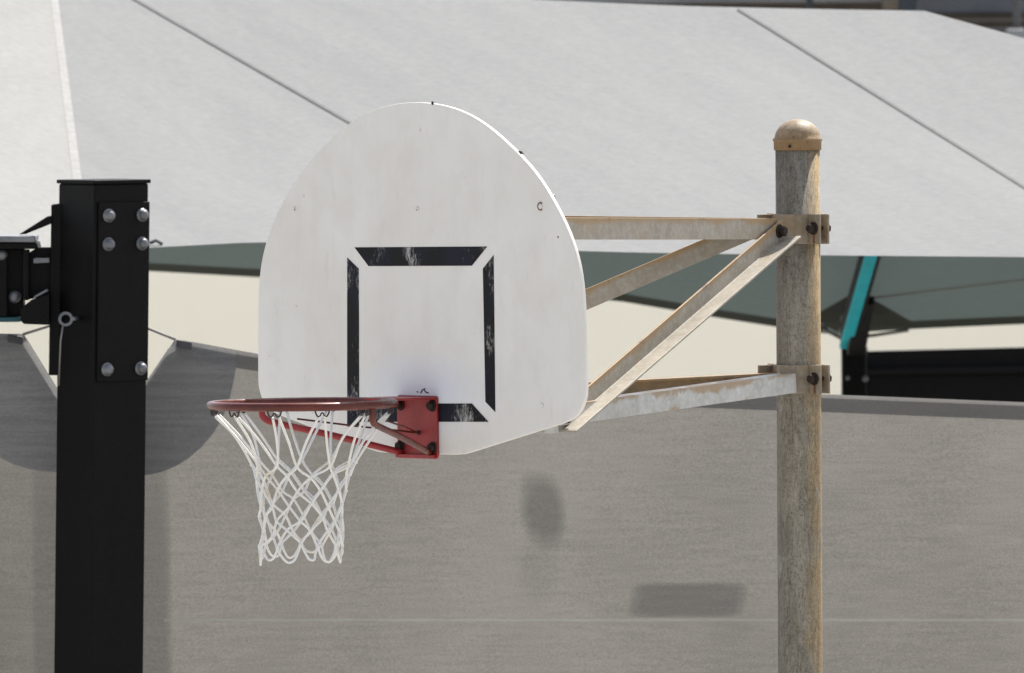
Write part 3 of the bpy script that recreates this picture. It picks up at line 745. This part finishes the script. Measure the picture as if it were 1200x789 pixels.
bm = bmesh.new(); add_box(bm, board_pt(610.5, 179, 0.0), R_ * 0.006, N_ * 0.002, (Z_ - R_ * 1.2) * 0.004); obj('chip', bm, M['rust'], board)
bm = bmesh.new(); add_tube(bm, [board_pt(x, y, 0.0008) for x, y in ((493, 460.5), (494.5, 457.5), (497.5, 455.5), (498, 459), (500, 460), (502, 460.5))], 0.0016, 6); obj('pen_scribble', bm, M['hook'], board)
bm = bmesh.new(); add_tube(bm, [board_pt(x, y, 0.0008) for x, y in ((488.5, 459), (490, 459.5))], 0.0014, 6); obj('pen_scribble', bm, M['hook'], board)
# rim
RN, RR, RT = 0.381, 0.2345, 0.0110
zr = zz(469)
bm = bmesh.new(); add_tube(bm, [B(RR * math.sin(t), zr, RN + RR * math.cos(t)) for t in [i * 2 * math.pi / 96 for i in range(96)]], RT, 14, closed=True)
rim = obj('rim', bm, M['rim'], hoop, smooth=True)
# plate with flange towards the ring
zp0, zp1 = zz(537.5), zz(463.5)
def rr_rect(w_, h_, r_, cx, cz, n=5):
    out = []
    for (sx, sy, a0) in ((1, 1, 0), (-1, 1, 90), (-1, -1, 180), (1, -1, 270)):
        for i in range(n):
            a = math.radians(a0 + 90 * i / (n - 1)); out.append((cx + sx * (w_ - r_) + r_ * math.cos(a), cz + sy * (h_ - r_) + r_ * math.sin(a)))
    return out
bm = bmesh.new(); add_prism(bm, [B(x, z, 0.001) for x, z in rr_rect(0.082, (zp1 - zp0) / 2, 0.008, 0.0, (zp0 + zp1) / 2)], N_ * 0.007)
mp = obj('mounting_plate', bm, M['plate'], rim, bevel=0.0015)
bm = bmesh.new(); zt_ = zp1 - 0.003
add_prism(bm, [B(-0.082, zt_, 0.0082), B(0.082, zt_, 0.0082), B(0.082, zt_, 0.03), B(0.070, zt_, RN - RR * 0.955), B(-0.070, zt_, RN - RR * 0.955), B(-0.082, zt_, 0.03)], Z_ * -0.006)
obj('top_flange', bm, M['plate'], rim, bevel=0.001)
for (r, z) in ((-0.066, zz(474.5)), (0.066, zz(475)), (0.066, zz(524)), (-0.066, zz(523))):
    bm = bmesh.new(); add_bolt(bm, B(r, z, 0.008), N_, 0.0115, 0.012); obj('bolt', bm, M['rust'], rim)
bm = bmesh.new(); add_lathe(bm, B(0.008, zz(507), 0.008), [(0.006, 0), (0.006, 0.004)], N_, 12); obj('bolt', bm, M['hook'], rim)
for k in (-1, 1):
    al = math.radians(101.5)
    q = B(k * RR * math.sin(al), zr, RN + RR * math.cos(al))
    pts = [q - Z_ * 0.004, q - Z_ * 0.03, q - Z_ * 0.042 - N_ * 0.006 - R_ * k * 0.006]
    e_ = B(k * 0.060, zz(531), 0.010)
    pts += [pts[-1].lerp(e_, 0.08) - Z_ * 0.004, pts[-1].lerp(e_, 0.5), e_]
    bm = bmesh.new(); add_tube(bm, smooth_path(pts, 4), 0.0088, 10); obj('brace', bm, M['rim'] if k == 1 else M['plate'], rim, smooth=True)
# stiffening rod from the ring to the plate
for k in (1, -1):
    bm = bmesh.new(); add_tube(bm, [B(k * 0.19, zz(489), RN - 0.13), B(k * 0.10, zz(499), 0.12), B(0.008, zz(507), 0.012)], 0.0026, 6); obj('stay_wire', bm, M['rim'], rim)
bm = bmesh.new(); add_box(bm, B(0, zz(534.5), 0.013), R_ * 0.075, N_ * 0.008, Z_ * 0.0045); obj('lower_lip', bm, M['plate'], rim, bevel=0.001)
# net hooks
NH = 12; PH0 = math.radians(4.5)
hang = []
for i in range(NH):
    t = PH0 + i * 2 * math.pi / NH
    c = B(RR * math.sin(t), zr - RT, RN + RR * math.cos(t)); tg = (R_ * math.cos(t) - N_ * math.sin(t)); 
    pts = [c + tg * a + Z_ * b for a, b in ((-0.019, 0.003), (-0.0165, -0.006), (-0.012, -0.013), (-0.006, -0.012), (-0.002, -0.005), (0.002, -0.005), (0.006, -0.012), (0.012, -0.013), (0.0165, -0.006), (0.019, 0.003))]
    bm = bmesh.new(); add_tube(bm, smooth_path(pts, 3), 0.0021, 6); obj('hook', bm, M['hook'], rim)
    hang.append(t)

# ------------------------------------------------------------------ net
rows = [(485.5, 0.226), (541, 0.136), (557, 0.120), (573, 0.110), (589, 0.1045), (605, 0.102), (621, 0.103), (636, 0.108)]
nc = B(0, zr, RN)
def node(i2, row):
    """i2 counts half steps of 15 degrees"""
    py, rad = rows[row]
    q = random.Random(i2 % 24 * 31 + row * 977)
    t = PH0 + (i2 % 24) * math.pi / NH
    if row: rad *= 1 + q.uniform(-0.05, 0.05); t += q.uniform(-0.075, 0.075)
    dz = q.uniform(-0.008, 0.008) if row else 0
    return B(rad * math.sin(t), zz(py - 4.3) + dz, RN + rad * math.cos(t)) - R0 * 0.002 * row
bm = bmesh.new()
rnd = random.Random(3)
J = lambda j: Vector((rnd.uniform(-j, j), rnd.uniform(-j, j), rnd.uniform(-j, j)))
for i in range(NH):
    for s in (1, -1):
        t = hang[i]; tg = (R_ * math.cos(t) - N_ * math.sin(t))
        start = node(2 * i, 0) + tg * s * 0.008
        pts = [start] + [node(2 * i + s * k, k) for k in range(1, len(rows))]
        for tw in (0, 1):
            if tw and rnd.random() < 0.72: continue
            if tw: pp = [pts[k] for k in range(rnd.choice((1, 1, 2)), rnd.choice((4, 5, 6, 7)))]
            else: pp = pts
            q = [p + J(0.0012) + (Vector((0, 0, 0.0052)) + J(0.0012) if tw else Vector((0, 0, 0))) for p in pp]
            if not tw:
                h = q[0].lerp(q[1], 0.5); q = [q[0], h + (nc - h).normalized() * 0.005 + J(0.006)] + q[1:]
            r0 = rnd.uniform(0.0031, 0.0036) if not tw else rnd.uniform(0.0018, 0.0023)
            add_tube(bm, smooth_path(q, 5), r0, 7)
    # bottom loops and knots
    k = len(rows) - 1
    a, b = node(2 * i + k, k), node(2 * i + k + 2, k)
    dn = Z_ * -(0.036 + rnd.uniform(-0.014, 0.012)); sl = rnd.uniform(-0.15, 0.15)
    q = [a, a.lerp(b, 0.14 + sl * 0.3) + dn * 0.55, a.lerp(b, 0.36 + sl) + dn, a.lerp(b, 0.64 + sl) + dn, a.lerp(b, 0.86 + sl * 0.3) + dn * 0.55, b]
    add_tube(bm, smooth_path([p + J(0.002) for p in q], 5), 0.0032, 7)
    for r_ in range(1, len(rows)):
        p = node(2 * i + r_, r_); add_lathe(bm, p - Z_ * 0.005, [(0, 0), (0.0042, 0.002), (0.0050, 0.006), (0.0036, 0.010), (0, 0.011)], Z_, 7)
net = obj('basketball_net', bm, M['net'], None, smooth=True)
me = net.data; off = nc.copy()
for v in me.vertices: v.co -= off
net.location = off
tag(net, 'white knotted cord net hanging from the red rim', 'net')
